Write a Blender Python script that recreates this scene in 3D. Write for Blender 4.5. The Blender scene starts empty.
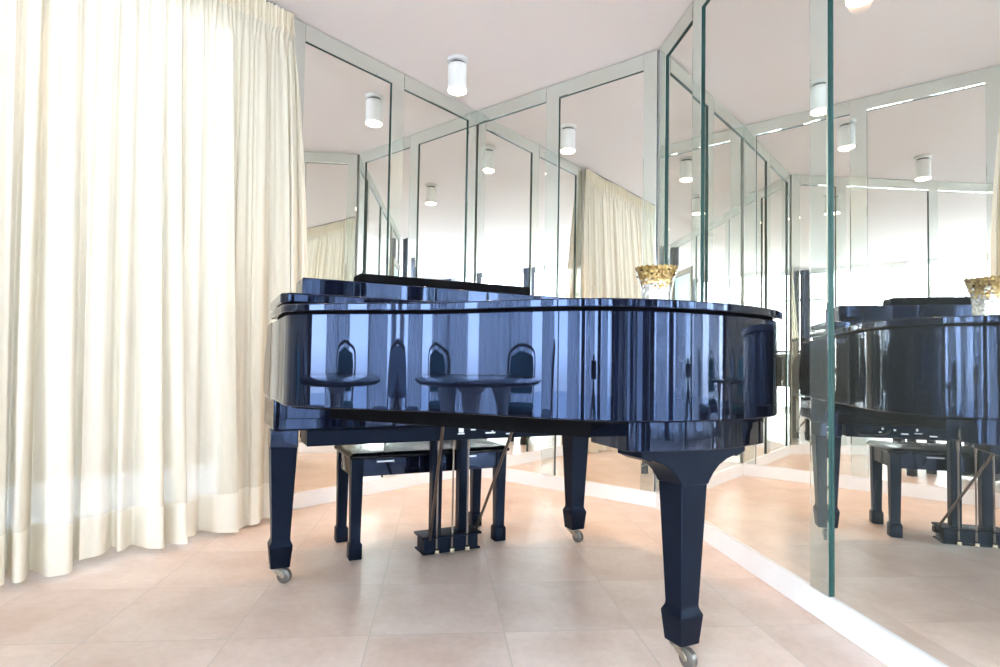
import bpy, bmesh, math, random
from mathutils import Vector, Matrix
random.seed(7)
S = bpy.context.scene
COL = S.collection
PI = math.pi

# ------------------------------------------------------------------ materials
def mat(name):
    m = bpy.data.materials.new(name); m.use_nodes = True
    nt = m.node_tree; b = nt.nodes['Principled BSDF']
    return m, nt, b
def simple(name, col, rough=.5, metal=0., ior=1.5, coat=0., emit=None, es=0., noise=None):
    m, nt, b = mat(name)
    b.inputs['Base Color'].default_value = (*col, 1)
    b.inputs['Roughness'].default_value = rough
    b.inputs['Metallic'].default_value = metal
    b.inputs['IOR'].default_value = ior
    b.inputs['Coat Weight'].default_value = coat
    b.inputs['Coat Roughness'].default_value = .02
    if emit:
        b.inputs['Emission Color'].default_value = (*emit, 1); b.inputs['Emission Strength'].default_value = es
    if noise:
        sc, amt = noise
        tc = nt.nodes.new('ShaderNodeTexCoord'); n = nt.nodes.new('ShaderNodeTexNoise')
        n.inputs['Scale'].default_value = sc; n.inputs['Detail'].default_value = 4
        mx = nt.nodes.new('ShaderNodeMix'); mx.data_type = 'RGBA'
        mx.inputs[6].default_value = (*[c * (1 - amt) for c in col], 1)
        mx.inputs[7].default_value = (*[min(1, c * (1 + amt)) for c in col], 1)
        nt.links.new(tc.outputs['Object'], n.inputs['Vector'])
        nt.links.new(n.outputs['Fac'], mx.inputs[0]); nt.links.new(mx.outputs[2], b.inputs['Base Color'])
    return m

M = {}
M['lacquer'] = simple('black_lacquer', (.004, .005, .010), .022, ior=1.52)
M['lacquer'].node_tree.nodes['Principled BSDF'].inputs['Specular Tint'].default_value = (.38, .54, 1., 1)
M['satin'] = simple('satin_black', (.004, .006, .012), .36, ior=1.24, noise=(30, .3))
M['satin'].node_tree.nodes['Principled BSDF'].inputs['Specular Tint'].default_value = (.45, .62, 1., 1)
M['felt'] = simple('black_felt', (.004, .004, .005), .9, ior=1.2)
M['bench_pad'] = simple('bench_black', (.006, .007, .009), .2, ior=1.33, noise=(40, .3))
M['plaster'] = simple('wall_paint', (.80, .775, .74), .7, noise=(6, .02))
M['ceil'] = simple('ceiling_paint', (.76, .70, .695), .85, noise=(9, .015))
M['white'] = simple('white_trim_paint', (.84, .83, .84), .35, noise=(15, .01))
M['lamp'] = simple('lamp_white', (.70, .68, .67), .45)
M['lampglow'] = simple('lamp_diffuser', (1, 1, 1), .5, emit=(1., .86, .66), es=9)
M['steel'] = simple('caster_steel', (.42, .38, .32), .3, metal=1., noise=(60, .3))
M['rubber'] = simple('caster_wheel', (.16, .15, .14), .4, metal=.6)
M['rod'] = simple('brass_rod', (.17, .135, .115), .38, metal=1.)
M['brass'] = simple('pedal_brass', (.70, .62, .48), .22, metal=1.)
M['jack'] = simple('jack_plate', (.75, .77, .8), .3, metal=.7)
M['frame'] = simple('window_frame_white', (.80, .81, .82), .4)
M['edge'] = simple('mirror_glass_edge', (.010, .048, .044), .35, ior=1.25)
M['wood'] = simple('dark_walnut', (.055, .028, .016), .28, coat=.3, noise=(18, .35))
M['teal'] = simple('teal_upholstery', (.10, .33, .36), .7, noise=(70, .2))
M['lilac'] = simple('pale_blue_upholstery', (.42, .50, .62), .75, noise=(70, .1))
M['track'] = simple('curtain_track_grey', (.25, .24, .22), .5)
M['blackplastic'] = simple('black_plastic', (.012, .012, .014), .45)
M['lens'] = simple('lens_glass', (.01, .01, .02), .03)
M['photopaper'] = simple('pale_blue_print', (.42, .66, .70), .35, noise=(25, .12))
M['framewood'] = simple('olive_brown_frame', (.13, .09, .05), .35, noise=(40, .3))
M['stone'] = simple('terrace_stone', (.50, .47, .43), .8, noise=(5, .08))
M['backlight_tan'] = simple('backlight_wall_tan', (.24, .21, .18), .85, noise=(4, .1))  # dull tone of the added wall, dims the daylight behind the curtain
M['hedge'] = simple('hedge_leaf', (.03, .07, .03), .7, noise=(14, .6))
M['curtaindark'] = simple('side_curtain_blue', (.035, .06, .13), .8, noise=(30, .2))

def mirror_mat(name, col):
    m = bpy.data.materials.new(name); m.use_nodes = True; nt = m.node_tree
    for n in list(nt.nodes):
        if n.type != 'OUTPUT_MATERIAL': nt.nodes.remove(n)
    g = nt.nodes.new('ShaderNodeBsdfGlossy'); g.inputs['Color'].default_value = (*col, 1); g.inputs['Roughness'].default_value = 0.0
    d = nt.nodes.new('ShaderNodeBsdfDiffuse'); d.inputs['Color'].default_value = (.55, .62, .58, 1)
    mx = nt.nodes.new('ShaderNodeMixShader'); mx.inputs[0].default_value = .035 if name == 'mirror_silver' else .16
    nt.links.new(g.outputs[0], mx.inputs[1]); nt.links.new(d.outputs[0], mx.inputs[2])
    nt.links.new(mx.outputs[0], [n for n in nt.nodes if n.type == 'OUTPUT_MATERIAL'][0].inputs[0])
    return m
M['mirror'] = mirror_mat('mirror_silver', (.912, .905, .868))
M['mirror_strip'] = mirror_mat('mirror_strip_silver', (.80, .845, .80))

def thin_glass(name, tint, refl=.08):
    m = bpy.data.materials.new(name); m.use_nodes = True; nt = m.node_tree
    out = [n for n in nt.nodes if n.type == 'OUTPUT_MATERIAL'][0]
    nt.nodes.remove(nt.nodes['Principled BSDF'])
    t = nt.nodes.new('ShaderNodeBsdfTransparent'); t.inputs[0].default_value = (*tint, 1)
    g = nt.nodes.new('ShaderNodeBsdfGlossy'); g.inputs['Roughness'].default_value = .01
    fr = nt.nodes.new('ShaderNodeFresnel'); fr.inputs[0].default_value = 1.45
    mx = nt.nodes.new('ShaderNodeMixShader')
    nt.links.new(fr.outputs[0], mx.inputs[0]); nt.links.new(t.outputs[0], mx.inputs[1]); nt.links.new(g.outputs[0], mx.inputs[2])
    nt.links.new(mx.outputs[0], out.inputs[0])
    return m
M['pane'] = thin_glass('window_glass', (.93, .97, .97))
M['tableglass'] = thin_glass('table_glass', (.72, .86, .85))

def sheer(name, col, transp, transl, vary=.06):
    m = bpy.data.materials.new(name); m.use_nodes = True; nt = m.node_tree
    out = [n for n in nt.nodes if n.type == 'OUTPUT_MATERIAL'][0]; nt.nodes.remove(nt.nodes['Principled BSDF'])
    tc = nt.nodes.new('ShaderNodeTexCoord'); mp = nt.nodes.new('ShaderNodeMapping'); mp.inputs['Scale'].default_value = (60, 60, 1.2)
    n = nt.nodes.new('ShaderNodeTexNoise'); n.inputs['Scale'].default_value = 3; n.inputs['Detail'].default_value = 3
    nt.links.new(tc.outputs['Object'], mp.inputs[0]); nt.links.new(mp.outputs[0], n.inputs['Vector'])
    cm = nt.nodes.new('ShaderNodeMix'); cm.data_type = 'RGBA'
    cm.inputs[6].default_value = (*[c * (1 - vary) for c in col], 1); cm.inputs[7].default_value = (*[min(1, c * (1 + vary)) for c in col], 1)
    nt.links.new(n.outputs['Fac'], cm.inputs[0])
    d = nt.nodes.new('ShaderNodeBsdfDiffuse'); t = nt.nodes.new('ShaderNodeBsdfTranslucent'); tr = nt.nodes.new('ShaderNodeBsdfTransparent')
    nt.links.new(cm.outputs[2], d.inputs[0]); nt.links.new(cm.outputs[2], t.inputs[0])
    a = nt.nodes.new('ShaderNodeMixShader'); a.inputs[0].default_value = transl
    b = nt.nodes.new('ShaderNodeMixShader'); b.inputs[0].default_value = transp
    nt.links.new(d.outputs[0], a.inputs[1]); nt.links.new(t.outputs[0], a.inputs[2])
    nt.links.new(a.outputs[0], b.inputs[1]); nt.links.new(tr.outputs[0], b.inputs[2])
    nt.links.new(b.outputs[0], out.inputs[0])
    return m
M['sheer'] = sheer('sheer_voile', (.775, .705, .58), .06, .16)
M['hem'] = sheer('sheer_hem', (.88, .82, .70), .01, .15)
M['heading'] = sheer('sheer_heading', (.80, .71, .56), .01, .08, .1)

M['sheerwhite'] = sheer('sheer_white', (.92, .93, .95), .10, .55)
def floor_mat():
    m, nt, b = mat('travertine_tile')
    N = nt.nodes.new; L = nt.links.new
    TH = .09338; T = .4113; OX, OY = -.40439, 2.22095
    tc = N('ShaderNodeTexCoord'); sx = N('ShaderNodeSeparateXYZ'); L(tc.outputs['Object'], sx.inputs[0])
    def math_(op, a, bb=None):
        n = N('ShaderNodeMath'); n.operation = op
        for i, v in enumerate((a, bb)):
            if v is None: continue
            if isinstance(v, (int, float)): n.inputs[i].default_value = v
            else: L(v, n.inputs[i])
        return n.outputs[0]
    dx = math_('SUBTRACT', sx.outputs[0], OX); dy = math_('SUBTRACT', sx.outputs[1], OY)
    c, s = math.cos(TH), math.sin(TH)
    u = math_('DIVIDE', math_('ADD', math_('MULTIPLY', dx, c), math_('MULTIPLY', dy, s)), T)
    v = math_('DIVIDE', math_('SUBTRACT', math_('MULTIPLY', dy, c), math_('MULTIPLY', dx, s)), T)
    def edge(t):
        f = math_('FRACT', t); return math_('MINIMUM', f, math_('SUBTRACT', 1.0, f))
    e = math_('MINIMUM', edge(u), edge(v))
    grout = math_('LESS_THAN', e, .0055)
    cu = math_('FLOOR', u); cv = math_('FLOOR', v)
    comb = N('ShaderNodeCombineXYZ'); L(cu, comb.inputs[0]); L(cv, comb.inputs[1])
    wn = N('ShaderNodeTexWhiteNoise'); wn.noise_dimensions = '3D'; L(comb.outputs[0], wn.inputs['Vector'])
    off = N('ShaderNodeVectorMath'); off.operation = 'MULTIPLY_ADD'
    L(wn.outputs['Color'], off.inputs[0]); off.inputs[1].default_value = (9, 9, 9); L(tc.outputs['Object'], off.inputs[2])
    n1 = N('ShaderNodeTexNoise'); n1.inputs['Scale'].default_value = 4.2; n1.inputs['Detail'].default_value = 7; n1.inputs['Roughness'].default_value = .55
    n1.inputs['Distortion'].default_value = .25
    L(off.outputs[0], n1.inputs['Vector'])
    n2 = N('ShaderNodeTexNoise'); n2.inputs['Scale'].default_value = 38; n2.inputs['Detail'].default_value = 4
    L(tc.outputs['Object'], n2.inputs['Vector'])
    r = N('ShaderNodeValToRGB'); L(n1.outputs['Fac'], r.inputs[0])
    r.color_ramp.elements[0].position = .25; r.color_ramp.elements[0].color = (.75, .55, .45, 1)
    r.color_ramp.elements[1].position = .75; r.color_ramp.elements[1].color = (.95, .80, .715, 1)
    k = N('ShaderNodeMix'); k.data_type = 'RGBA'; k.blend_type = 'MULTIPLY'; k.inputs[0].default_value = .22
    L(r.outputs[0], k.inputs[6]); L(n2.outputs['Fac'], k.inputs[7])
    tv = N('ShaderNodeMix'); tv.data_type = 'RGBA'; tv.blend_type = 'MULTIPLY'; tv.inputs[0].default_value = .10
    L(k.outputs[2], tv.inputs[6]); L(wn.outputs['Value'], tv.inputs[7])
    g = N('ShaderNodeMix'); g.data_type = 'RGBA'; L(grout, g.inputs[0]); L(tv.outputs[2], g.inputs[6]); g.inputs[7].default_value = (.60, .49, .43, 1)
    L(g.outputs[2], b.inputs['Base Color'])
    rr = N('ShaderNodeMapRange'); L(n1.outputs['Fac'], rr.inputs[0]); rr.inputs[3].default_value = .29; rr.inputs[4].default_value = .36
    L(rr.outputs[0], b.inputs['Roughness'])
    b.inputs['IOR'].default_value = 1.5
    bp = N('ShaderNodeBump'); bp.inputs['Strength'].default_value = .06; bp.inputs['Distance'].default_value = .002
    hh = math_('SUBTRACT', n2.outputs['Fac'], grout); L(hh, bp.inputs['Height']); L(bp.outputs[0], b.inputs['Normal'])
    return m
M['floor'] = floor_mat()

def mosaic_mat():
    m, nt, b = mat('gold_mosaic_glass'); N = nt.nodes.new; L = nt.links.new
    tc = N('ShaderNodeTexCoord'); vo = N('ShaderNodeTexVoronoi'); vo.inputs['Scale'].default_value = 115
    L(tc.outputs['Object'], vo.inputs['Vector'])
    sp = N('ShaderNodeSeparateColor'); L(vo.outputs['Color'], sp.inputs[0])
    sx = N('ShaderNodeSeparateXYZ'); L(tc.outputs['Object'], sx.inputs[0])
    gold = N('ShaderNodeValToRGB'); L(sp.outputs[0], gold.inputs[0])
    cr = gold.color_ramp; cr.elements[0].color = (.20, .10, .025, 1); cr.elements[1].color = (.66, .47, .20, 1)
    e = cr.elements.new(.55); e.color = (.42, .27, .085, 1)
    cle = N('ShaderNodeValToRGB'); L(sp.outputs[1], cle.inputs[0])
    cle.color_ramp.elements[0].color = (.34, .32, .29, 1); cle.color_ramp.elements[1].color = (.85, .83, .80, 1)
    ad = N('ShaderNodeMath'); ad.operation = 'MULTIPLY_ADD'; L(sp.outputs[2], ad.inputs[0]); ad.inputs[1].default_value = .05; L(sx.outputs[2], ad.inputs[2])
    gt = N('ShaderNodeMath'); gt.operation = 'GREATER_THAN'; L(ad.outputs[0], gt.inputs[0]); gt.inputs[1].default_value = .118
    mx = N('ShaderNodeMix'); mx.data_type = 'RGBA'; L(gt.outputs[0], mx.inputs[0]); L(cle.outputs[0], mx.inputs[6]); L(gold.outputs[0], mx.inputs[7])
    L(mx.outputs[2], b.inputs['Base Color'])
    b.inputs['Roughness'].default_value = .14; b.inputs['Metallic'].default_value = .35
    b.inputs['Coat Weight'].default_value = .5
    bp = N('ShaderNodeBump'); bp.inputs['Strength'].default_value = .6; bp.inputs['Distance'].default_value = .003
    L(vo.outputs['Distance'], bp.inputs['Height']); L(bp.outputs[0], b.inputs['Normal'])
    return m
M['mosaic'] = mosaic_mat()
M['gem'] = simple('dark_glass_gem', (.03, .012, .008), .08)

# ------------------------------------------------------------------ mesh helpers
class MB:
    def __init__(s): s.b = bmesh.new()
    def box(s, c, d, R=None, mi=0):
        v = []
        for x in (-.5, .5):
            for y in (-.5, .5):
                for z in (-.5, .5):
                    p = Vector((x * d[0], y * d[1], z * d[2]))
                    if R: p = R @ p
                    v.append(s.b.verts.new(p + Vector(c)))
        for f in ((0, 1, 3, 2), (4, 6, 7, 5), (0, 4, 5, 1), (2, 3, 7, 6), (0, 2, 6, 4), (1, 5, 7, 3)):
            s.b.faces.new([v[i] for i in f]).material_index = mi
        return s
    def span(s, x0, x1, y0, y1, z0, z1): return s.box(((x0+x1)/2, (y0+y1)/2, (z0+z1)/2), (abs(x1-x0), abs(y1-y0), abs(z1-z0)))
    def prism(s, pts, z0, z1, mi=0):
        a = [s.b.verts.new((x, y, z0)) for x, y in pts]; c = [s.b.verts.new((x, y, z1)) for x, y in pts]; n = len(pts)
        s.b.faces.new(a[::-1]).material_index = mi; s.b.faces.new(c).material_index = mi
        for i in range(n): s.b.faces.new((a[i], a[(i+1) % n], c[(i+1) % n], c[i])).material_index = mi
        return s
    def extrude_poly(s, pts3, vec, mi=0):
        a = [s.b.verts.new(p) for p in pts3]; c = [s.b.verts.new(Vector(p) + Vector(vec)) for p in pts3]; n = len(a)
        s.b.faces.new(a[::-1]).material_index = mi; s.b.faces.new(c).material_index = mi
        for i in range(n): s.b.faces.new((a[i], a[(i+1) % n], c[(i+1) % n], c[i])).material_index = mi
        return s
    def rings(s, rings, close=True, mi=0):
        vs = [[s.b.verts.new(p) for p in r] for r in rings]
        for i in range(len(vs) - 1):
            n = len(vs[i])
            for j in range(n): s.b.faces.new((vs[i][j], vs[i][(j+1) % n], vs[i+1][(j+1) % n], vs[i+1][j])).material_index = mi
        if close:
            s.b.faces.new(vs[0][::-1]).material_index = mi; s.b.faces.new(vs[-1]).material_index = mi
        return s
    def lathe(s, prof, c=(0, 0, 0), n=32, mi=0, close=True):
        return s.rings([[(c[0] + r*math.cos(2*PI*j/n), c[1] + r*math.sin(2*PI*j/n), c[2] + z) for j in range(n)] for r, z in prof], close, mi)
    def sq(s, secs, c=(0, 0)):
        """stack of squares/rectangles (half x, half y, z)"""
        return s.rings([[(c[0]-hx, c[1]-hy, z), (c[0]+hx, c[1]-hy, z), (c[0]+hx, c[1]+hy, z), (c[0]-hx, c[1]+hy, z)] for hx, hy, z in secs])
    def tube(s, pts, r, n=12, mi=0):
        pts = [Vector(p) for p in pts]; R = []
        for i, p in enumerate(pts):
            t = (pts[min(i+1, len(pts)-1)] - pts[max(i-1, 0)]).normalized()
            x = t.cross(Vector((0, 0, 1)));
            if x.length < 1e-3: x = t.cross(Vector((0, 1, 0)))
            x.normalize(); y = t.cross(x); rr = r[i] if isinstance(r, (list, tuple)) else r
            R.append([p + x*rr*math.cos(2*PI*j/n) + y*rr*math.sin(2*PI*j/n) for j in range(n)])
        return s.rings(R, True, mi)
    def build(s, name, m, parent=None, bevel=0., seg=2, smooth=True, angle=35, sub=0):
        bmesh.ops.recalc_face_normals(s.b, faces=s.b.faces)
        me = bpy.data.meshes.new(name); s.b.to_mesh(me); s.b.free()
        for mm in (m if isinstance(m, (list, tuple)) else [m]): me.materials.append(mm)
        o = bpy.data.objects.new(name, me); COL.objects.link(o)
        if parent: o.parent = parent
        if bevel:
            bv = o.modifiers.new('bevel', 'BEVEL'); bv.width = bevel; bv.segments = seg; bv.limit_method = 'ANGLE'; bv.angle_limit = math.radians(30)
            bv.harden_normals = False
        if sub:
            sb = o.modifiers.new('sub', 'SUBSURF'); sb.levels = sub; sb.render_levels = sub
        if smooth:
            for p in me.polygons: p.use_smooth = True
            me.set_sharp_from_angle(angle=math.radians(angle))
        return o
def tag(o, label=None, cat=None, group=None, kind=None):
    if label: o['label'] = label
    if cat: o['category'] = cat
    if group: o['group'] = group
    if kind: o['kind'] = kind
    return o
def thing(name, label, cat, loc=(0, 0, 0), rz=0., group=None):
    o = bpy.data.objects.new(name, None); COL.objects.link(o); o.location = loc; o.rotation_euler = (0, 0, rz); o.empty_display_size = .1
    return tag(o, label, cat, group)
def copy_tree(o, parent=None):
    c = o.copy(); COL.objects.link(c)
    if parent: c.parent = parent
    for ch in list(o.children): copy_tree(ch, c)
    return c
def struct(o): o['kind'] = 'structure'; return o

# ------------------------------------------------------------------ room frame
AB = Vector((-.17052, 4.42039)); BC = Vector((.97282, 3.48857))
dA = Vector((-.64215, -.76658)); dB = Vector((.77516, -.63176)); dC = Vector((.08607, -.99629))
def inward(d, p):
    n = Vector((-d.y, d.x)); return n if (Vector((0, 0)) - p).dot(n) > 0 else -n
nA, nB, nC = inward(dA, AB), inward(dB, AB), inward(dC, BC)
LA = 6.2                                   # left wall length up to the big window wall
D0 = AB + dA * LA; dD = Vector((dB.x, dB.y)); nD = -Vector((dA.x, dA.y))
# where the right wall meets the window wall
def isect(p, d, q, e):
    den = d.x*e.y - d.y*e.x; t = ((q.x-p.x)*e.y - (q.y-p.y)*e.x)/den; u = ((q.x-p.x)*d.y - (q.y-p.y)*d.x)/den
    return t, u
LC, LD = isect(BC, dC, D0, dD)
HC = 2.751; HH = 2.648
def wbox(mb, o, d, n, s0, s1, n0, n1, z0, z1, mi=0):
    """box along a wall: s along it, n out of it"""
    pts = [o + d*s0 + n*n0, o + d*s1 + n*n0, o + d*s1 + n*n1, o + d*s0 + n*n1]
    return mb.prism([(p.x, p.y) for p in pts], z0, z1, mi)

corners = [AB, BC, BC + dC*LC, D0]
def grow(pts, g):
    c = sum(pts, Vector((0, 0))) / len(pts); return [p + (p-c).normalized()*g for p in pts]
gp = [(p.x, p.y) for p in grow(corners, .25)]
struct(MB().prism(gp, -.12, 0).build('floor', M['floor'], smooth=False))
struct(MB().prism(gp, HC, HC + .12).build('ceiling', M['ceil'], smooth=False))

BACK = -.024                               # structural wall face lies behind the mirror glass
# left wall: solid behind the mirrors, window opening behind the curtain
W0, W1, WZ0, WZ1 = 1.80, 6.0, .06, 2.62
mb = MB()
wbox(mb, AB, dA, nA, -.15, W0, BACK-.14, BACK, 0, HC)
wbox(mb, AB, dA, nA, W0, W1, BACK-.14, BACK, 0, WZ0); wbox(mb, AB, dA, nA, W0, W1, BACK-.14, BACK, WZ1, HC)
wbox(mb, AB, dA, nA, W1, LA+.15, BACK-.14, BACK, 0, HC)
struct(mb.build('wall_left', M['plaster'], smooth=False))
mb = MB(); wbox(mb, AB, dB, nB, -.05, 1.475+.05, BACK-.14, BACK, 0, HC); struct(mb.build('wall_back', M['plaster'], smooth=False))
R0, R1, RZ0, RZ1 = 3.62, LC-.55, .06, 2.66
mb = MB()
wbox(mb, BC, dC, nC, -.05, R0, BACK-.14, BACK, 0, HC); wbox(mb, BC, dC, nC, R1, LC+.1, BACK-.14, BACK, 0, HC)
wbox(mb, BC, dC, nC, R0, R1, BACK-.14, BACK, 0, RZ0); wbox(mb, BC, dC, nC, R0, R1, BACK-.14, BACK, RZ1, HC)
struct(mb.build('wall_right', M['plaster'], smooth=False))
# window wall in front (behind the camera)
X0, X1, XZ0, XZ1 = .25, LD-.9, .06, 2.70
mb = MB()
wbox(mb, D0, dD, nD, -.1, X0, -.14, 0, 0, HC); wbox(mb, D0, dD, nD, X1, LD+.1, -.14, 0, 0, HC)
wbox(mb, D0, dD, nD, X0, X1, -.14, 0, 0, XZ0); wbox(mb, D0, dD, nD, X0, X1, -.14, 0, XZ1, HC)
struct(mb.build('wall_front', M['plaster'], smooth=False))

def window(name, o, d, n, s0, s1, z0, z1, nm, off, transom):
    w = struct(thing(name, None, None))
    mb = MB(); t = .04
    wbox(mb, o, d, n, s0, s0+t, off-.03, off+.03, z0, z1); wbox(mb, o, d, n, s1-t, s1, off-.03, off+.03, z0, z1)
    wbox(mb, o, d, n, s0+t, s1-t, off-.03, off+.03, z0, z0+t); wbox(mb, o, d, n, s0+t, s1-t, off-.03, off+.03, z1-t, z1)
    for i in range(1, nm):
        s = s0 + (s1-s0)*i/nm; wbox(mb, o, d, n, s-t/2, s+t/2, off-.025, off+.025, z0+t, z1-t)
    for tz in transom: wbox(mb, o, d, n, s0+t, s1-t, off-.02, off+.02, tz-.02, tz+.02)
    mb.build('window_frame', M['frame'], w, smooth=False)
    mb = MB(); wbox(mb, o, d, n, s0+t/2, s1-t/2, off-.004, off+.004, z0+t/2, z1-t/2)
    mb.build('glass_pane', M['pane'], w, smooth=False)
    return w
window('window_1', AB, dA, nA, W0, W1, WZ0, WZ1, 5, BACK-.07, [])
window('window_2', D0, dD, nD, X0, X1, XZ0, XZ1, 8, -.07, [2.16])

window('window_3', BC, dC, nC, R0, R1, RZ0, RZ1, 7, BACK-.07, [])
# baseboards
ZB = .0905
for nm, o, d, n, s0, s1 in (('left', AB, dA, nA, 0, W0+.02), ('back', AB, dB, nB, 0, 1.475), ('right', BC, dC, nC, 0, R0)):
    mb = MB(); wbox(mb, o, d, n, s0, s1, BACK, .012, 0, ZB); struct(mb.build('baseboard_'+nm, M['white'], bevel=.003, smooth=True))

# mirrors ----------------------------------------------------------------------
def mirror_panel(o, d, n, s0, s1, z0, z1, label):
    # glass sheet with a silvered face and greenish edges
    mb = MB(); wbox(mb, o, d, n, s0, s1, BACK+.002, 0., z0, z1, 1)
    ob = mb.build('mirror_panel', [M['mirror'], M['edge']], smooth=False)
    nn = Vector((n.x, n.y, 0))
    for p in ob.data.polygons:
        if p.normal.dot(nn) > .9: p.material_index = 0
    return tag(ob, label, 'mirror', 'floor to ceiling mirror panels')
trim_i = [0]
def strip(o, d, n, s0, s1, z0, z1, vertical):
    """narrow mirror strip standing proud of the panels, with ground bevels on its long edges"""
    trim_i[0] += 1; t0, t1, bw, bd = .0005, .0115, .006, .0012
    mb = MB()
    if vertical: A0, A1, C0, C1 = s0+bw, s1-bw, z0, z1
    else: A0, A1, C0, C1 = s0, s1, z0+bw, z1-bw
    def P(s, nn, z): q = o + d*s + n*nn; return (q.x, q.y, z)
    back = [P(s0, t0, z0), P(s1, t0, z0), P(s1, t0, z1), P(s0, t0, z1)]
    mid = [P(s0, t1-bd, z0), P(s1, t1-bd, z0), P(s1, t1-bd, z1), P(s0, t1-bd, z1)]
    front = [P(A0, t1, C0), P(A1, t1, C0), P(A1, t1, C1), P(A0, t1, C1)]
    mb.rings([back, mid, front], True, 1)
    ob = mb.build('trim_%d' % trim_i[0], [M['mirror_strip'], M['edge']], smooth=False)
    nn = Vector((n.x, n.y, 0))
    for p in ob.data.polygons:
        if p.normal.dot(nn) > .6: p.material_index = 0
    return struct(ob)
def mirror_wall(o, d, n, posts, panels, labels, zt=HC-.004):
    for a, b in posts: strip(o, d, n, a, b, ZB+.002, zt, True)
    for (a, b), lab in zip(panels, labels):
        strip(o, d, n, a+.0005, b-.0005, HH, zt, False)
        mirror_panel(o, d, n, a-.02, b+.02, ZB+.001, HH+.03, lab)
    return
mirror_wall(AB, dA, nA, [(.012, .100), (.734, .837), (1.474, 1.578)], [(.100, .734), (.837, 1.474)],
    ['tall mirror panel on the left wall beside the inner corner', 'tall mirror panel on the left wall beside the cream curtain'])
mirror_wall(AB, dB, nB, [(.648, .752), (1.368, 1.456)], [(.0, .648), (.752, 1.368)],
    ['tall mirror panel on the back wall beside the inner corner, above the music desk', 'tall mirror panel on the back wall behind the mosaic bowl'])
mirror_wall(BC, dC, nC, [(.016, .104), (.478, .585), (1.462, 1.560), (2.42, 2.52), (3.38, 3.48)], [(.104, .478), (.585, 1.462), (1.560, 2.42), (2.52, 3.38)],
    ['narrow mirror panel on the right wall next to the back wall', 'wide mirror panel on the right wall beyond the tail of the piano',
     'wide mirror panel on the right wall at the right edge of the photo', 'wide mirror panel on the right wall behind the pale blue picture'])

# ------------------------------------------------------------------ ceiling lights
def spot(loc, label, power=58):
    r = thing('ceiling_spotlight', label, 'ceiling light', (loc[0], loc[1], 0), 0, 'white cylinder ceiling spotlights')
    z1 = HC
    MB().lathe([(.060, z1-.022), (.066, z1-.018), (.066, z1-.0005)], n=40).build('canopy', M['lamp'], r)
    MB().lathe([(.046, z1-.0374), (.046, z1-.0215)], n=32).build('neck', simple('lamp_grey_neck', (.12, .118, .115), .4), r)
    MB().lathe([(.058, z1-.200), (.0595, z1-.197), (.0595, z1-.044), (.055, z1-.038), (.04, z1-.0375)], n=40).build('cylinder_shade', M['lamp'], r)
    MB().lathe([(.054, z1-.2065), (.0575, z1-.2045), (.0575, z1-.1995)], n=40).build('diffuser', M['lampglow'], r)
    l = bpy.data.lights.new('lamp_beam', 'SPOT'); l.energy = power; l.color = (1., .66, .40); l.spot_size = math.radians(125); l.spot_blend = .8; l.shadow_soft_size = .05
    lo = bpy.data.objects.new('lamp_beam', l); COL.objects.link(lo); lo.parent = r; lo.location = (0, 0, z1-.215)
    return r
spot((-.2675, 3.6574), 'white cylinder spotlight on the ceiling above the far end of the piano')
p3 = AB + dA*2.75 + nA*.55
spot((p3.x, p3.y), 'white cylinder spotlight on the ceiling in front of the cream curtain', 7)
spot((.432, 2.562), 'white cylinder spotlight on the ceiling near the right wall, seen in the mirrors', 28)

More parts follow.
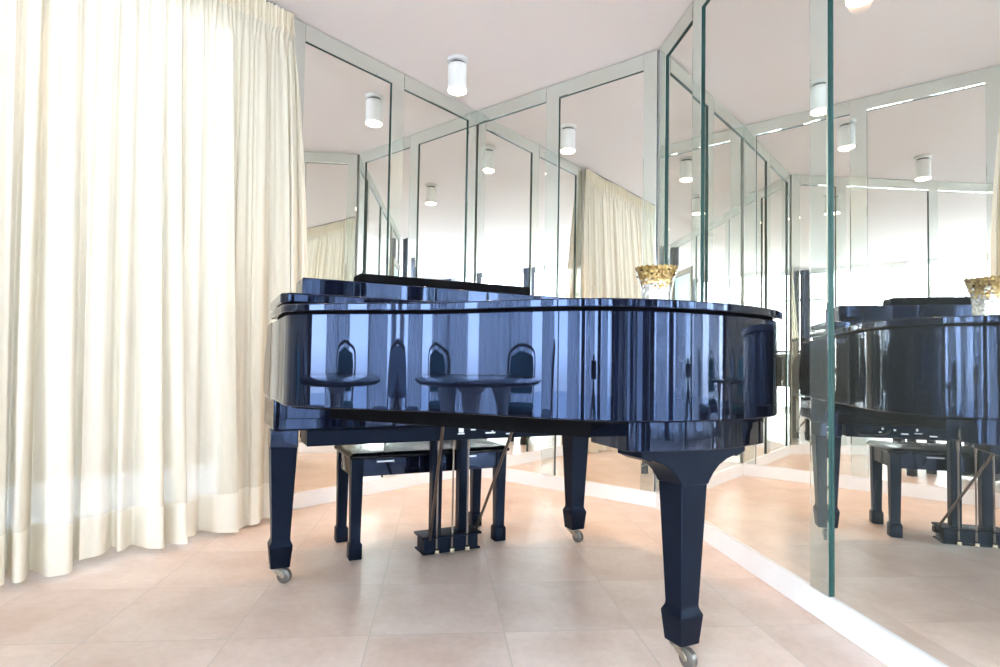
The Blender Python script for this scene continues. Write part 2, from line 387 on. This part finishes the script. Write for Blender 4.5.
# ------------------------------------------------------------------ curtain
def curtain():
    rnd = random.Random(21)
    s0, s1 = 1.45, 6.02; NS = 1500; ZS = [0.018, .05, .10, .15, .195, .20, .26, .34, .44, .56, .7, .85, 1.0, 1.15, 1.3, 1.45, 1.6, 1.75, 1.9, 2.05, 2.2, 2.33, 2.44, 2.53, 2.59, 2.615, 2.63, 2.65, 2.68, 2.71, 2.733]
    # broad folds: centre, half width, depth, lean
    folds = []; s = s0 - .03
    while s < s1 + .1:
        w = rnd.uniform(.055, .165); folds.append((s + w/2, w/2, rnd.uniform(.45, 1.0), rnd.uniform(-.05, .05), rnd.uniform(.3, 1.))); s += w
    ph = [rnd.uniform(0, 6.28) for _ in range(8)]
    bm = bmesh.new(); grid = []
    for z in ZS:
        row = []; t = z/2.74
        low = max(0., 1-t)                       # 1 at the floor
        for i in range(NS+1):
            s = s0 + (s1-s0)*i/NS
            f = 0.; lean = 0.
            for c, hw, dp, ln, top in folds:
                x = (s - c)/hw
                if -1 < x < 1:
                    k = .5*(1+math.cos(PI*x)); amp = dp*(low**.8 + .28*top*(1-low))
                    f = k**.75*amp; lean = (ln*1.0*low + .35*hw*math.sin(PI*x))*k*0.9
            far = min(1., max(0., (s-1.6)/1.0))
            base = .045 + (.070 + .075*far)*low**1.2
            depth = .10 + .075*far
            off = base + f*depth*(.28 + .72*low) + .006*math.sin(s*41+ph[0]+z*.7)*(.4+low) + .007*math.sin(s*97+ph[1]+.8*math.sin(s*6))*(.5+.5*low) + .0035*math.sin(s*191+ph[6]+1.2*math.sin(s*11))*(1-.3*low)
            # tight gathers of the heading
            g = max(0., min(1., (z-2.45)/.17))
            tight = .007*math.sin(s*2*PI/.024 + 1.5*math.sin(s*7)) + .005*math.sin(s*2*PI/.041+ph[2])
            head = .050 + tight + (.006 if z < 2.635 and z > 2.6 else 0)
            if z > 2.6: off = head + (0.010*math.sin(s*9+ph[3]) )
            else: off = off*(1-g) + (.046 + tight*.9 + .012*f)*g
            # the free edge bellies out then comes back in
            e = math.exp(-(s-s0)/.10); edge = .085*math.sin(PI*min(1, t*1.02))**.8
            ss = s + lean*(1-g) + (.140 - .0)*e - edge*e*1.2
            # hem height wobble
            zz = z if z > .1 else z + .012*math.sin(s*5.1+ph[4]) + .010*math.sin(s*17+ph[5]) + .004
            q = AB + dA*ss + nA*off
            row.append(bm.verts.new((q.x, q.y, max(zz, .006))))
        grid.append(row)
    for j in range(len(ZS)-1):
        zm = (ZS[j]+ZS[j+1])/2
        mi = 1 if zm < .1975 else (2 if zm > 2.62 else 0)
        for i in range(NS):
            fc = bm.faces.new((grid[j][i], grid[j][i+1], grid[j+1][i+1], grid[j+1][i])); fc.material_index = mi; fc.smooth = True
    me = bpy.data.meshes.new('sheer_curtain'); bm.to_mesh(me); bm.free()
    for k in ('sheer', 'hem', 'heading'): me.materials.append(M[k])
    o = bpy.data.objects.new('sheer_curtain', me); COL.objects.link(o)
    return tag(o, 'cream sheer curtain with a gathered heading hanging from ceiling to floor on the left', 'curtain')
curtain()
mb = MB(); wbox(mb, AB, dA, nA, 1.66, 6.05,   .018, .040, HC-.012, HC-.0005)
tag(mb.build('curtain_track', M['track'], smooth=False), 'slim grey curtain track on the ceiling above the cream sheer curtain', 'curtain track')

# ------------------------------------------------------------------ the piano
PK = Vector((.8974, .4412)); PM = Vector((-.1971, 2.5311)); PR = math.atan2(.4412, .8974)
piano = thing('grand_piano', 'glossy black baby grand piano with its lid closed, standing in front of the mirrors', 'piano', (PM.x, PM.y, 0), PR)
# plan outline (u to the bass side, v towards the tail); local y = -v
OUT = [(-.722, -.27), (-.722, .10), (-.722, .30), (-.7215, .435), (-.7125, .474), (-.686, .512), (-.640, .560), (-.585, .612), (-.498, .683), (-.395, .757), (-.318, .838), (-.258, .918), (-.197, 1.0), (-.14, 1.07),
       (-.06, 1.142), (.04, 1.195), (.14, 1.222), (.24, 1.232), (.35, 1.226), (.46, 1.206), (.57, 1.166), (.658, 1.095), (.712, 1.0), (.733, .90), (.738, .78), (.738, .6), (.735, .3), (.735, .10), (.735, -.27)]
def spline(pts, n):
    """Catmull-Rom through open points"""
    r = []; P = [Vector(p) for p in pts]; P = [P[0]*2-P[1]] + P + [P[-1]*2-P[-2]]
    for i in range(1, len(P)-2):
        for j in range(n):
            t = j/n; a, b, c, d = P[i-1:i+3]
            r.append(.5*((2*b) + (c-a)*t + (2*a-5*b+4*c-d)*t*t + (3*b-a-3*c+d)*t**3))
    r.append(P[-2]); return r
curve = spline(OUT[3:-3], 6)                # the bent side, tail and start of the spine
def offset(pts, g):
    r = []
    for i, p in enumerate(pts):
        t = (pts[min(i+1, len(pts)-1)] - pts[max(i-1, 0)]).normalized(); r.append(p + Vector((-t.y, t.x))*g)
    return r
def outline(g, vfront):
    c = offset(curve, g)
    return [(c[0].x, vfront)] + [(p.x, p.y) for p in c] + [(c[-1].x, vfront)]
def loc2(pts): return [(u, -v) for u, v in pts]

RB, RT = .690, .9715
def ring_case(z0, z1):
    """case with a solid body behind the key well"""
    return MB().prism(loc2(outline(0, .0)), z0, z1)
ring_case(RB, RT).build('case_rim', M['lacquer'], piano, bevel=.004, seg=3, angle=30)
# arms (cheeks) on either side of the key well, with a scrolled front
def arm(u0, u1):
    prof = [(0.002, RB), (-.225, RB), (-.242, .70), (-.262, .735), (-.27, .775), (-.268, .815), (-.255, .85), (-.232, .872), (-.205, .885), (-.185, .905), (-.175, .935), (-.165, .958), (-.15, RT), (.002, RT)]
    return MB().extrude_poly([(u0, -v, z) for v, z in prof], (u1-u0, 0, 0))
arm(-.722, -.64).build('arm', M['lacquer'], piano, bevel=.004, seg=3); arm(.65, .735).build('arm', M['lacquer'], piano, bevel=.004, seg=3)
MB().prism(loc2(outline(-.012, .09)), RT-.002, .977).build('lid_gap_shade', M['felt'], piano)  # black filler standing in for the shadow line under the lid
lid = MB().prism(loc2(outline(.016, .10)), .9765, .9995).build('lid', M['lacquer'], piano, bevel=.0035, seg=3, angle=30)
fl = MB().prism(loc2([(-.738, .102), (-.738, .43), (-.715, .462), (-.60, .472), (.60, .472), (.735, .462), (.75, .44), (.75, .102)]), 1.0065, 1.039)
fl.build('front_flap', M['lacquer'], piano, bevel=.006, seg=3)
for u in (-.55, .0, .55):
    MB().box((u, -.10, 1.003), (.09, .022, .008)).build('hinge', M['brass'], piano, bevel=.002)
# key bed, key slip, fallboard
MB().span(-.715, .728, .262, -.105, .572, RB-.001).build('key_bed', M['lacquer'], piano, bevel=.008, seg=3)
MB().span(-.7, .71, -.11, -.16, .62, RB-.001).build('bed_beam', M['lacquer'], piano, bevel=.003)
MB().span(-.10, .0, -.1055, -.16, .645, .6885).build('bed_block', M['lacquer'], piano, bevel=.003)
MB().extrude_poly([(-.638, -v, z) for v, z in ((.0, RB+.002), (-.225, RB+.002), (-.225, .725), (-.20, .752), (-.03, .80), (.0, .86))], (1.286, 0, 0)).build('fallboard', M['lacquer'], piano, bevel=.005, seg=3)
# music shelf and folded desk
MB().span(-.622, .622, -.06, .12, .962, 1.1435).build('music_shelf', M['lacquer'], piano, bevel=.004, seg=2)
R = Matrix.Rotation(math.radians(0), 3, 'X')
MB().box((-.005, .04, 1.1645), (.785, .12, .040)).build('music_desk', M['felt'], piano, bevel=.008, seg=3)
# tail plinth under the case: an inset block following the tail
pl = offset(curve, -.022); pl = [p for p in pl if .04 < p.x < .54 and p.y > .9]
pp = [(.047, .975), (.03, 1.165)] + [(p.x, p.y) for p in pl] + [(.552, 1.12), (.535, .975)]
MB().prism(loc2(pp), .612, RB-.0005).build('tail_block', M['lacquer'], piano, bevel=.003, seg=2, angle=30)
# underside beams seen from low down
for (ua, va, ub, vb) in ((-.5, .15, .15, 1.0), (.05, .15, .25, 1.0), (.55, .15, .4, 1.0)):
    a = Vector((ua, -va, 0)); b = Vector((ub, -vb, 0)); d = b-a; L = d.length; ang = math.atan2(d.y, d.x)
    MB().box(((a+b)/2 + Vector((0, 0, .655))), (L, .07, .069), Matrix.Rotation(ang, 3, 'Z')).build('underside_beam', M['felt'], piano, bevel=.003)
# player unit hung below the key bed with jacks on its face
pu = MB().span(-.595, .60, -.098, .06, .512, .5715).build('player_unit', M['satin'], piano, bevel=.003)
for u, z, w, hgt in ((.02, .552, .022, .018), (.02, .538, .03, .006), (.075, .556, .022, .012), (.155, .537, .045, .006), (.165, .553, .006, .03), (.245, .530, .03, .006), (.31, .556, .008, .012), (.305, .540, .03, .004), (.36, .536, .03, .006), (.40, .552, .01, .008), (.45, .556, .008, .01), (.46, .54, .012, .006)):
    MB().box((u, -.1005, z), (w, .006, hgt)).build('jack', M['jack'], pu, bevel=.0015)
MB().tube([(.42, -.101, .548), (.44, -.125, .535), (.50, -.13, .525), (.55, -.115, .53), (.57, -.099, .552)], .004, 8).build('cable', M['blackplastic'], pu)

MB().span(-.075, .64, -.1045, -.116, .574, .6885).build('dark_bed_panel', M['felt'], piano, bevel=.002)  # black sheet added over the dark stretch of the key bed
MB().prism(loc2(outline(-.03, .12)), .682, .6895).build('soundboard', M['felt'], piano)
# legs
def caster(parent, cx, cy, ang):
    R = Matrix.Rotation(ang, 3, 'Z'); w = .027
    mb = MB()
    mb.lathe([(.022, .050), (.027, .053), (.027, .0585)], (cx, cy, 0), 20)
    for sgn in (-1, 1):
        pts = [(-.014, .051), (.010, .051), (.030, .046), (.042, .033), (.042, .024), (.033, .020), (.022, .028), (.004, .036)]
        q = [R @ Vector((x, sgn*.0145-.0015, 0)) + Vector((cx, cy, z)) for x, z in pts]
        mb.extrude_poly(q, R @ Vector((0, .003, 0)))
    mb.build('caster_fork', M['steel'], parent, bevel=.001)
    mb = MB(); ring = []
    for x, r in ((-.0115, .012), (-.011, .022), (-.008, w), (.008, w), (.011, .022), (.0115, .012)):
        ring.append([R @ Vector((.034 + r*math.cos(2*PI*j/32), x, 0)) + Vector((cx, cy, w + r*math.sin(2*PI*j/32))) for j in range(32)])
    mb.rings(ring); mb.build('caster_wheel', M['rubber'], parent)
def leg(u, v, top, brackets, ang):
    mb = MB()
    mb.sq([(.0335, .0335, .0575), (.041, .041, .1345), (.0415, .0415, .139), (.0335, .0335, .156), (.0325, .0325, .165), (.047, .047, .503)], (u, -v))
    l = mb.build('leg', M['satin'], piano, bevel=.0025, seg=2)
    if brackets:      # scrolled bracket widening along u
        prof = []
        for sg in (1, -1):
            pts = [(.048, .503), (.055, .515), (.070, .535), (.090, .553), (.120, .569), (.150, .578), (.158, .5785), (.158, .574), (.193, .588), (.193, .6115)]
            prof += [(sg*x, z) for x, z in (pts if sg == 1 else pts[::-1])]
        MB().extrude_poly([(u + x, -v + .05, z) for x, z in prof], (0, -.10, 0)).build('leg_bracket', M['satin'], l, bevel=.003)
    else:
        MB().sq([(.049, .049, .5035), (.049, .049, top)], (u, -v)).build('leg_block', M['lacquer'], l, bevel=.003)
    caster(l, u - .010, -v, ang)
leg(-.668, .0, .5715, False, math.radians(-40)); leg(.655, .0, .5715, False, math.radians(-75)); leg(.290, 1.083, .612, True, math.radians(-88))

# lyre
ly = MB().span(-.088, .162, .02, .115, .022, .084).build('lyre', M['satin'], piano, bevel=.004)
MB().span(-.10, .174, .008, .127, .082, .0925).build('lyre_cap', M['satin'], ly, bevel=.003)
MB().span(-.096, .170, .012, .123, .0185, .026).build('lyre_plinth', M['satin'], ly, bevel=.002)
for u in (-.025, .10):
    MB().sq([(.022, .022, .092), (.023, .023, .512)], (u, .065)).build('lyre_post', M['satin'], ly, bevel=.003)
for u in (-.035, .035, .105):
    MB().tube([(u, .012, .030), (u, .012, .5)], .0042, 10).build('pedal_rod', M['rod'], ly)
    MB().lathe([(.006, .018), (.0115, .022), (.0115, .036), (.006, .041)], (u, .010, 0), 16).build('rod_nut', M['brass'], ly)
    MB().lathe([(.005, .455), (.0065, .457), (.0065, .495), (.005, .5)], (u, .012, 0), 12).build('rod_sleeve', M['rod'], ly)
    MB().extrude_poly([(u-.018, .115, .045), (u-.022, .19, .038), (u-.012, .215, .036), (u+.012, .215, .036), (u+.022, .19, .038), (u+.018, .115, .045)], (0, 0, .008)).build('pedal', M['brass'], ly, bevel=.002)
for a, b in (((-.07, -.0, .085), (-.205, -.48, .652)), ((.172, .085, .06), (.09, -.47, .652))):
    MB().tube([a, Vector(a).lerp(Vector(b), .5), b], .0058, 10).build('brace', M['rod'], ly)
MB().box((.172, .085, .068), (.02, .03, .03)).build('brace_foot', M['blackplastic'], ly, bevel=.004)

# ------------------------------------------------------------------ bench
bench = thing('piano_bench', 'black rectangular piano bench with a lacquered lid, tucked behind the piano', 'bench', (PM.x - .015*PK.x, PM.y - .015*PK.y, 0), PR)
bu, bv0, bv1 = .366, .118, .44     # half length, y range (player's side positive)
yc = (bv0+bv1)/2; hy = (bv1-bv0)/2
MB().sq([(bu+.003, hy+.003, .418), (bu+.009, hy+.009, .424), (bu+.009, hy+.009, .432), (bu-.004, hy-.004, .444), (bu-.03, hy-.03, .4475)], (0, yc)).build('seat', M['bench_pad'], bench, bevel=.002)
MB().span(-bu+.05, bu-.05, bv0+.008, bv0+.028, .343, .4185).build('apron', M['lacquer'], bench, bevel=.002)
MB().span(-bu+.05, bu-.05, bv1-.028, bv1-.008, .343, .4185).build('apron', M['lacquer'], bench, bevel=.002)
for s in (-1, 1): MB().span(s*(bu-.028), s*(bu-.008), bv0+.05, bv1-.05, .343, .4185).build('apron', M['lacquer'], bench, bevel=.002)
for sx in (-1, 1):
    for yy in (bv0+.027, bv1-.027):
        MB().sq([(.0245, .0245, 0), (.027, .027, .004), (.027, .027, .062), (.0205, .0205, .072), (.0245, .0245, .342), (.0255, .0255, .4185)], (sx*(bu-.027), yy)).build('leg', M['satin'], bench, bevel=.002)
for u in (-.22, .17):
    MB().box((u, bv0+.004, .405), (.075, .01, .006)).build('pale_strip', M['jack'], bench, bevel=.001)  # thin pale metal strip just below the seat

# ------------------------------------------------------------------ bowl and folding frame on the lid
ZL = .9998
bx, by = .522, 1.905
bowl = thing('mosaic_bowl', 'flared glass bowl with gold mosaic rim and clear mosaic base on the piano lid', 'bowl', (bx, by, ZL))
prof = [(.0, .0), (.044, .0), (.047, .004), (.046, .05), (.048, .075), (.054, .105), (.061, .130), (.0685, .149), (.0692, .151), (.0665, .151), (.060, .130), (.051, .104), (.045, .075), (.042, .02), (.0, .014)]
n = 44; mb = MB()
rings = []
for i, (r, z) in enumerate(prof[1:-1]):
    rings.append([(r*math.cos(2*PI*j/n), r*math.sin(2*PI*j/n), z + (.0028*math.cos(2*PI*j/n*22) if z > .143 else 0)) for j in range(n)])
mb.rings(rings); mb.build('bowl_body', M['mosaic'], bowl)
for k, (aa, z) in enumerate([(i*2*PI/9 + (.17 if i % 2 else 0), .138 if i % 2 else .124) for i in range(9)]):
    r = .0658 if z > .13 else .0605
    MB().lathe([(.0005, -.0035), (.0034, -.002), (.0042, 0), (.0034, .002), (.0005, .0035)], (r*math.cos(aa), r*math.sin(aa), z), 10).build('gem', M['gem'], bowl)
# framed picture on the right wall, seen through the mirrors
pic = thing('wall_picture', 'pale blue picture in a wide brown frame, mirrored just right of the mosaic bowl', 'picture', (0, 0, 0))
mb = MB()
def ring(n0, n1, a0, a1, b0, b1, t):
    wbox(mb, BC, dC, nC, a0, a0+t, n0, n1, b0, b1); wbox(mb, BC, dC, nC, a1-t, a1, n0, n1, b0, b1)
    wbox(mb, BC, dC, nC, a0+t, a1-t, n0, n1, b0, b0+t); wbox(mb, BC, dC, nC, a0+t, a1-t, n0, n1, b1-t, b1)
ring(.001, .032, 2.56, 3.34, 1.52, 2.26, .085); mb.build('frame', M['framewood'], pic, bevel=.006)
mb = MB(); wbox(mb, BC, dC, nC, 2.645, 3.255, .001, .016, 1.605, 2.175); mb.build('picture', M['photopaper'], pic)

# ------------------------------------------------------------------ dining set and tripod seen in the lacquer
tx, ty = -1.86, .34; TA = math.atan2(dA.y, dA.x)
tb = thing('dining_table', 'oval glass dining table on white pedestals, mirrored in the curved side of the piano', 'table', (tx, ty, 0), TA)
def oval(r0, z): return [((1.13+r0)*math.cos(2*PI*j/72), (.60+r0)*math.sin(2*PI*j/72), z) for j in range(72)]
MB().rings([oval(-.012, .716), oval(0, .722), oval(0, .734), oval(-.008, .739)]).build('table_top', M['tableglass'], tb)
MB().rings([oval(.0005, .7215), oval(.008, .724), oval(.008, .733), oval(.0005, .7345)], False).build('table_edge', M['edge'], tb)
for x in (-.5, .5):
    MB().lathe([(.22, 0), (.22, .03), (.10, .06), (.06, .15), (.055, .5), (.09, .66), (.18, .7155)], (x, 0, 0), n=40).build('pedestal', M['white'], tb)
def chair(x, y, rz, lab, fabric):
    c = thing('dining_chair', lab, 'chair', (x, y, 0), rz, 'dining chairs around the glass table')
    for sx in (-1, 1):
        MB().tube([(sx*.20, .19, .40), (sx*.215, .205, .25), (sx*.20, .19, .12), (sx*.205, .20, .0)], [.024, .019, .014, .017], 10).build('leg', M['wood'], c)
        MB().tube([(sx*.18, -.19, .42), (sx*.175, -.195, .22), (sx*.19, -.24, .0)], [.022, .018, .015], 10).build('leg', M['wood'], c)
    MB().sq([(.225, .215, .36), (.235, .225, .37), (.235, .225, .42), (.22, .21, .425)]).build('seat_frame', M['wood'], c, bevel=.01)
    MB().sq([(.20, .19, .424), (.215, .205, .445), (.20, .19, .475), (.13, .12, .488)]).build('seat', fabric, c, bevel=.01)
    pts = [(-.17, -.20, .40), (-.19, -.225, .58), (-.225, -.25, .78), (-.205, -.275, .93), (-.10, -.285, .985), (0, -.29, 1.01), (.10, -.285, .985), (.205, -.275, .93), (.225, -.25, .78), (.19, -.225, .58), (.17, -.20, .40)]
    MB().tube([(p.x, p.y, p.z) for p in [Vector(q) for q in spline3(pts, 5)]], .017, 10).build('back_frame', M['wood'], c)
    inner = [(-.155, -.225, .56), (.155, -.225, .56), (.19, -.25, .78), (.17, -.27, .90), (0, -.283, .955), (-.17, -.27, .90), (-.19, -.25, .78)]
    MB().extrude_poly(inner, (0, .03, .004)).build('backrest', fabric, c, bevel=.008)
    return c
def spline3(pts, n):
    r = []; P = [Vector(p) for p in pts]; P = [P[0]*2-P[1]] + P + [P[-1]*2-P[-2]]
    for i in range(1, len(P)-2):
        for j in range(n):
            t = j/n; a, b, c, d = P[i-1:i+3]
            r.append(.5*((2*b) + (c-a)*t + (2*a-5*b+4*c-d)*t*t + (3*b-a-3*c+d)*t**3))
    r.append(P[-2]); return r
for px_, py_, rz, lab, fab in ((.10, -.72, 0, 'teal dining chair at the middle of the table, on its curtain side', 'teal'), (.80, -.66, -.1, 'pale blue dining chair near the window end of the table, curtain side', 'lilac'),
                      (.72, .78, PI, 'pale blue dining chair near the window end of the table, room side', 'lilac'), (1.42, 0, PI/2, 'teal dining chair at the window end of the glass table', 'teal')):
    c_, s_ = math.cos(TA), math.sin(TA)
    chair(tx + px_*c_ - py_*s_, ty + px_*s_ + py_*c_, TA + rz, lab, M[fab])
# drapes and sheers on the windows behind the camera
def hung(name, o, d, n, t0, t1, off, m, amp, wl, thick, lab, grp):
    mb = MB(); nseg = max(24, int((t1-t0)/wl*12)); f_, bk = [], []
    for i in range(nseg+1):
        t = t0 + (t1-t0)*i/nseg; o_ = off + amp*math.sin((t-t0)*2*PI/wl) + amp*.4*math.sin((t-t0)*2*PI/(wl*1.7)+1)
        q = o + d*t + n*o_; q2 = o + d*t + n*(o_+thick); f_.append((q.x, q.y)); bk.append((q2.x, q2.y))
    if thick: mb.prism(f_ + bk[::-1], .02, HC-.03)
    else:
        a = [mb.b.verts.new((x, y, .03)) for x, y in f_]; c = [mb.b.verts.new((x, y, HC-.04)) for x, y in f_]
        for i in range(nseg): mb.b.faces.new((a[i], a[i+1], c[i+1], c[i]))
    tag(mb.build(name, m, angle=60), lab, 'curtain', grp)
for t0, t1, lab in ((.02, .36, 'dark blue drape at the curtain end of the big window wall'), (3.62, 3.86, 'dark blue drape in the middle of the big window wall'),
                    (4.95, 5.2, 'dark blue drape right of the middle of the big window wall'), (LD-1.15, LD-.72, 'dark blue drape at the right end of the big window wall')):
    hung('side_drape', D0, dD, nD, t0, t1, .12, M['curtaindark'], .03, .105, .006, lab, 'dark drapes on the window wall')
for t0, t1, lab in ((R0-.12, R0+.12, 'dark blue drape beside the brown framed picture on the right wall'), (R0+1.55, R0+1.85, 'dark blue drape in the middle of the right wall window')):
    hung('side_drape', BC, dC, nC, t0, t1, .10, M['curtaindark'], .03, .105, .006, lab, 'dark drapes on the window wall')
for t0, t1, lab in ((.62, 1.42, 'white sheer next to the drape at the curtain end of the window wall'), (1.85, 2.5, 'white sheer left of the middle of the big window wall'),
                    (2.95, 3.55, 'white sheer just left of the middle drape on the window wall'), (3.95, 4.7, 'white sheer just right of the middle drape on the window wall'), (5.3, 5.9, 'white sheer toward the right end of the window wall')):
    hung('window_sheer', D0, dD, nD, t0, t1, .06, M['sheerwhite'], .012, .09, 0, lab, 'white sheers on the windows behind the camera')
for t0, t1, lab in ((R0+.35, R0+.95, 'white sheer at the near end of the right wall window'), (R0+2.0, R0+2.8, 'white sheer at the far end of the right wall window')):
    hung('window_sheer', BC, dC, nC, t0, t1, .05, M['sheerwhite'], .012, .09, 0, lab, 'white sheers on the windows behind the camera')
# camera on a tripod, behind the lens that takes the picture
tr = thing('camera_tripod', 'black camera tripod standing in front of the piano, mirrored in its tail', 'tripod', (-.02, -.16, 0))
for i in range(3):
    a = math.radians(90 + 120*i + 60)
    MB().tube([(.03*math.cos(a), .03*math.sin(a), .66), (.30*math.cos(a), .30*math.sin(a), .008)], [.02, .012], 10).build('leg', M['blackplastic'], tr)
MB().lathe([(.035, .60), (.045, .66), (.03, .70), (.022, .755)], n=20).build('column', M['blackplastic'], tr)
cm = thing('photo_camera', 'black stills camera on the tripod, mirrored in the tail of the piano', 'camera', (-.02, -.16, .757))
MB().span(-.07, .07, -.05, .02, 0, .10).span(-.025, .025, -.04, .02, .099, .13).build('camera_body', M['blackplastic'], cm, bevel=.008)
cm.rotation_euler = (0, 0, 0)
MB().tube([(0, .021, .052), (0, .09, .052), (0, .125, .052)], [.034, .036, .040], 24).build('lens_barrel', M['blackplastic'], cm)

# ------------------------------------------------------------------ terrace outside the windows, with an added backlight wall
mb = MB()
mb.prism([(-14, -16), (12, -16), (12, 12), (-14, 12)], -.35, -.14)
struct(mb.build('ground', M['stone'], smooth=False))
mb = MB(); wbox(mb, AB, dA, nA, .4, 9.0, -2.8, -2.6, -.14, 6.5); struct(mb.build('backlight_wall', M['backlight_tan'], smooth=False))  # unseen wall added to even out the daylight behind the curtain

# ------------------------------------------------------------------ light
w = bpy.data.worlds.new('world'); S.world = w; w.use_nodes = True
nt = w.node_tree; bg = nt.nodes['Background']
tc = nt.nodes.new('ShaderNodeTexCoord'); sx = nt.nodes.new('ShaderNodeSeparateXYZ'); cr = nt.nodes.new('ShaderNodeValToRGB')
mr = nt.nodes.new('ShaderNodeMapRange'); mr.inputs[1].default_value = -.3; mr.inputs[2].default_value = 1
nt.links.new(tc.outputs['Generated'], sx.inputs[0]); nt.links.new(sx.outputs[2], mr.inputs[0]); nt.links.new(mr.outputs[0], cr.inputs[0])
e = cr.color_ramp.elements; e[0].position = .0; e[0].color = (.30, .30, .32, 1); e[1].position = 1; e[1].color = (.42, .62, 1.0, 1)
x = e.new(.21); x.color = (.60, .60, .62, 1); x = e.new(.25); x.color = (.93, .95, 1.0, 1); x = e.new(.5); x.color = (.80, .88, 1.0, 1)
nt.links.new(cr.outputs[0], bg.inputs[0]); bg.inputs[1].default_value = 17.0
def portal(o, d, n, s0, s1, z0, z1, off):
    l = bpy.data.lights.new('window_daylight', 'AREA'); l.shape = 'RECTANGLE'; l.size = s1-s0; l.size_y = z1-z0; l.cycles.is_portal = True
    ob = bpy.data.objects.new('window_daylight', l); COL.objects.link(ob)
    c = o + d*(s0+s1)/2 + n*off
    zx = Vector((-n.x, -n.y, 0)); yx = Vector((0, 0, 1)); xx = yx.cross(zx)
    ob.matrix_world = Matrix(((xx.x, yx.x, zx.x, c.x), (xx.y, yx.y, zx.y, c.y), (xx.z, yx.z, zx.z, (z0+z1)/2), (0, 0, 0, 1)))
portal(AB, dA, nA, W0, W1, WZ0, WZ1, BACK-.145)
portal(BC, dC, nC, R0, R1, RZ0, RZ1, BACK-.145)
portal(D0, dD, nD, X0, X1, XZ0, XZ1, -.145)

# ------------------------------------------------------------------ camera
PITCH, ROLL = .03443, .01734
c, s, c2, s2 = math.cos(PITCH), math.sin(PITCH), math.cos(ROLL), math.sin(ROLL)
up0 = Vector((0, -s, c)); right = Vector((1, 0, 0))*c2 + up0*s2; up = up0*c2 - Vector((1, 0, 0))*s2; fw = Vector((0, c, s))
cam = bpy.data.cameras.new('camera'); co = bpy.data.objects.new('camera', cam); COL.objects.link(co)
co.matrix_world = Matrix(((right.x, up.x, -fw.x, 0), (right.y, up.y, -fw.y, 0), (right.z, up.z, -fw.z, .83), (0, 0, 0, 1)))
cam.sensor_width = 36; cam.lens = 587.62*36/1000; cam.shift_x = .00483; cam.shift_y = .01008; cam.clip_start = .01
S.camera = co
S.view_settings.view_transform = 'Standard'; S.view_settings.look = 'None'; S.view_settings.gamma = 1; S.view_settings.use_curve_mapping = False
S.view_settings.exposure = 0.88
S.cycles.max_bounces = 18; S.cycles.glossy_bounces = 14; S.cycles.diffuse_bounces = 5; S.cycles.transparent_max_bounces = 24; S.cycles.transmission_bounces = 8
S.cycles.sample_clamp_indirect = 12; S.cycles.blur_glossy = .3
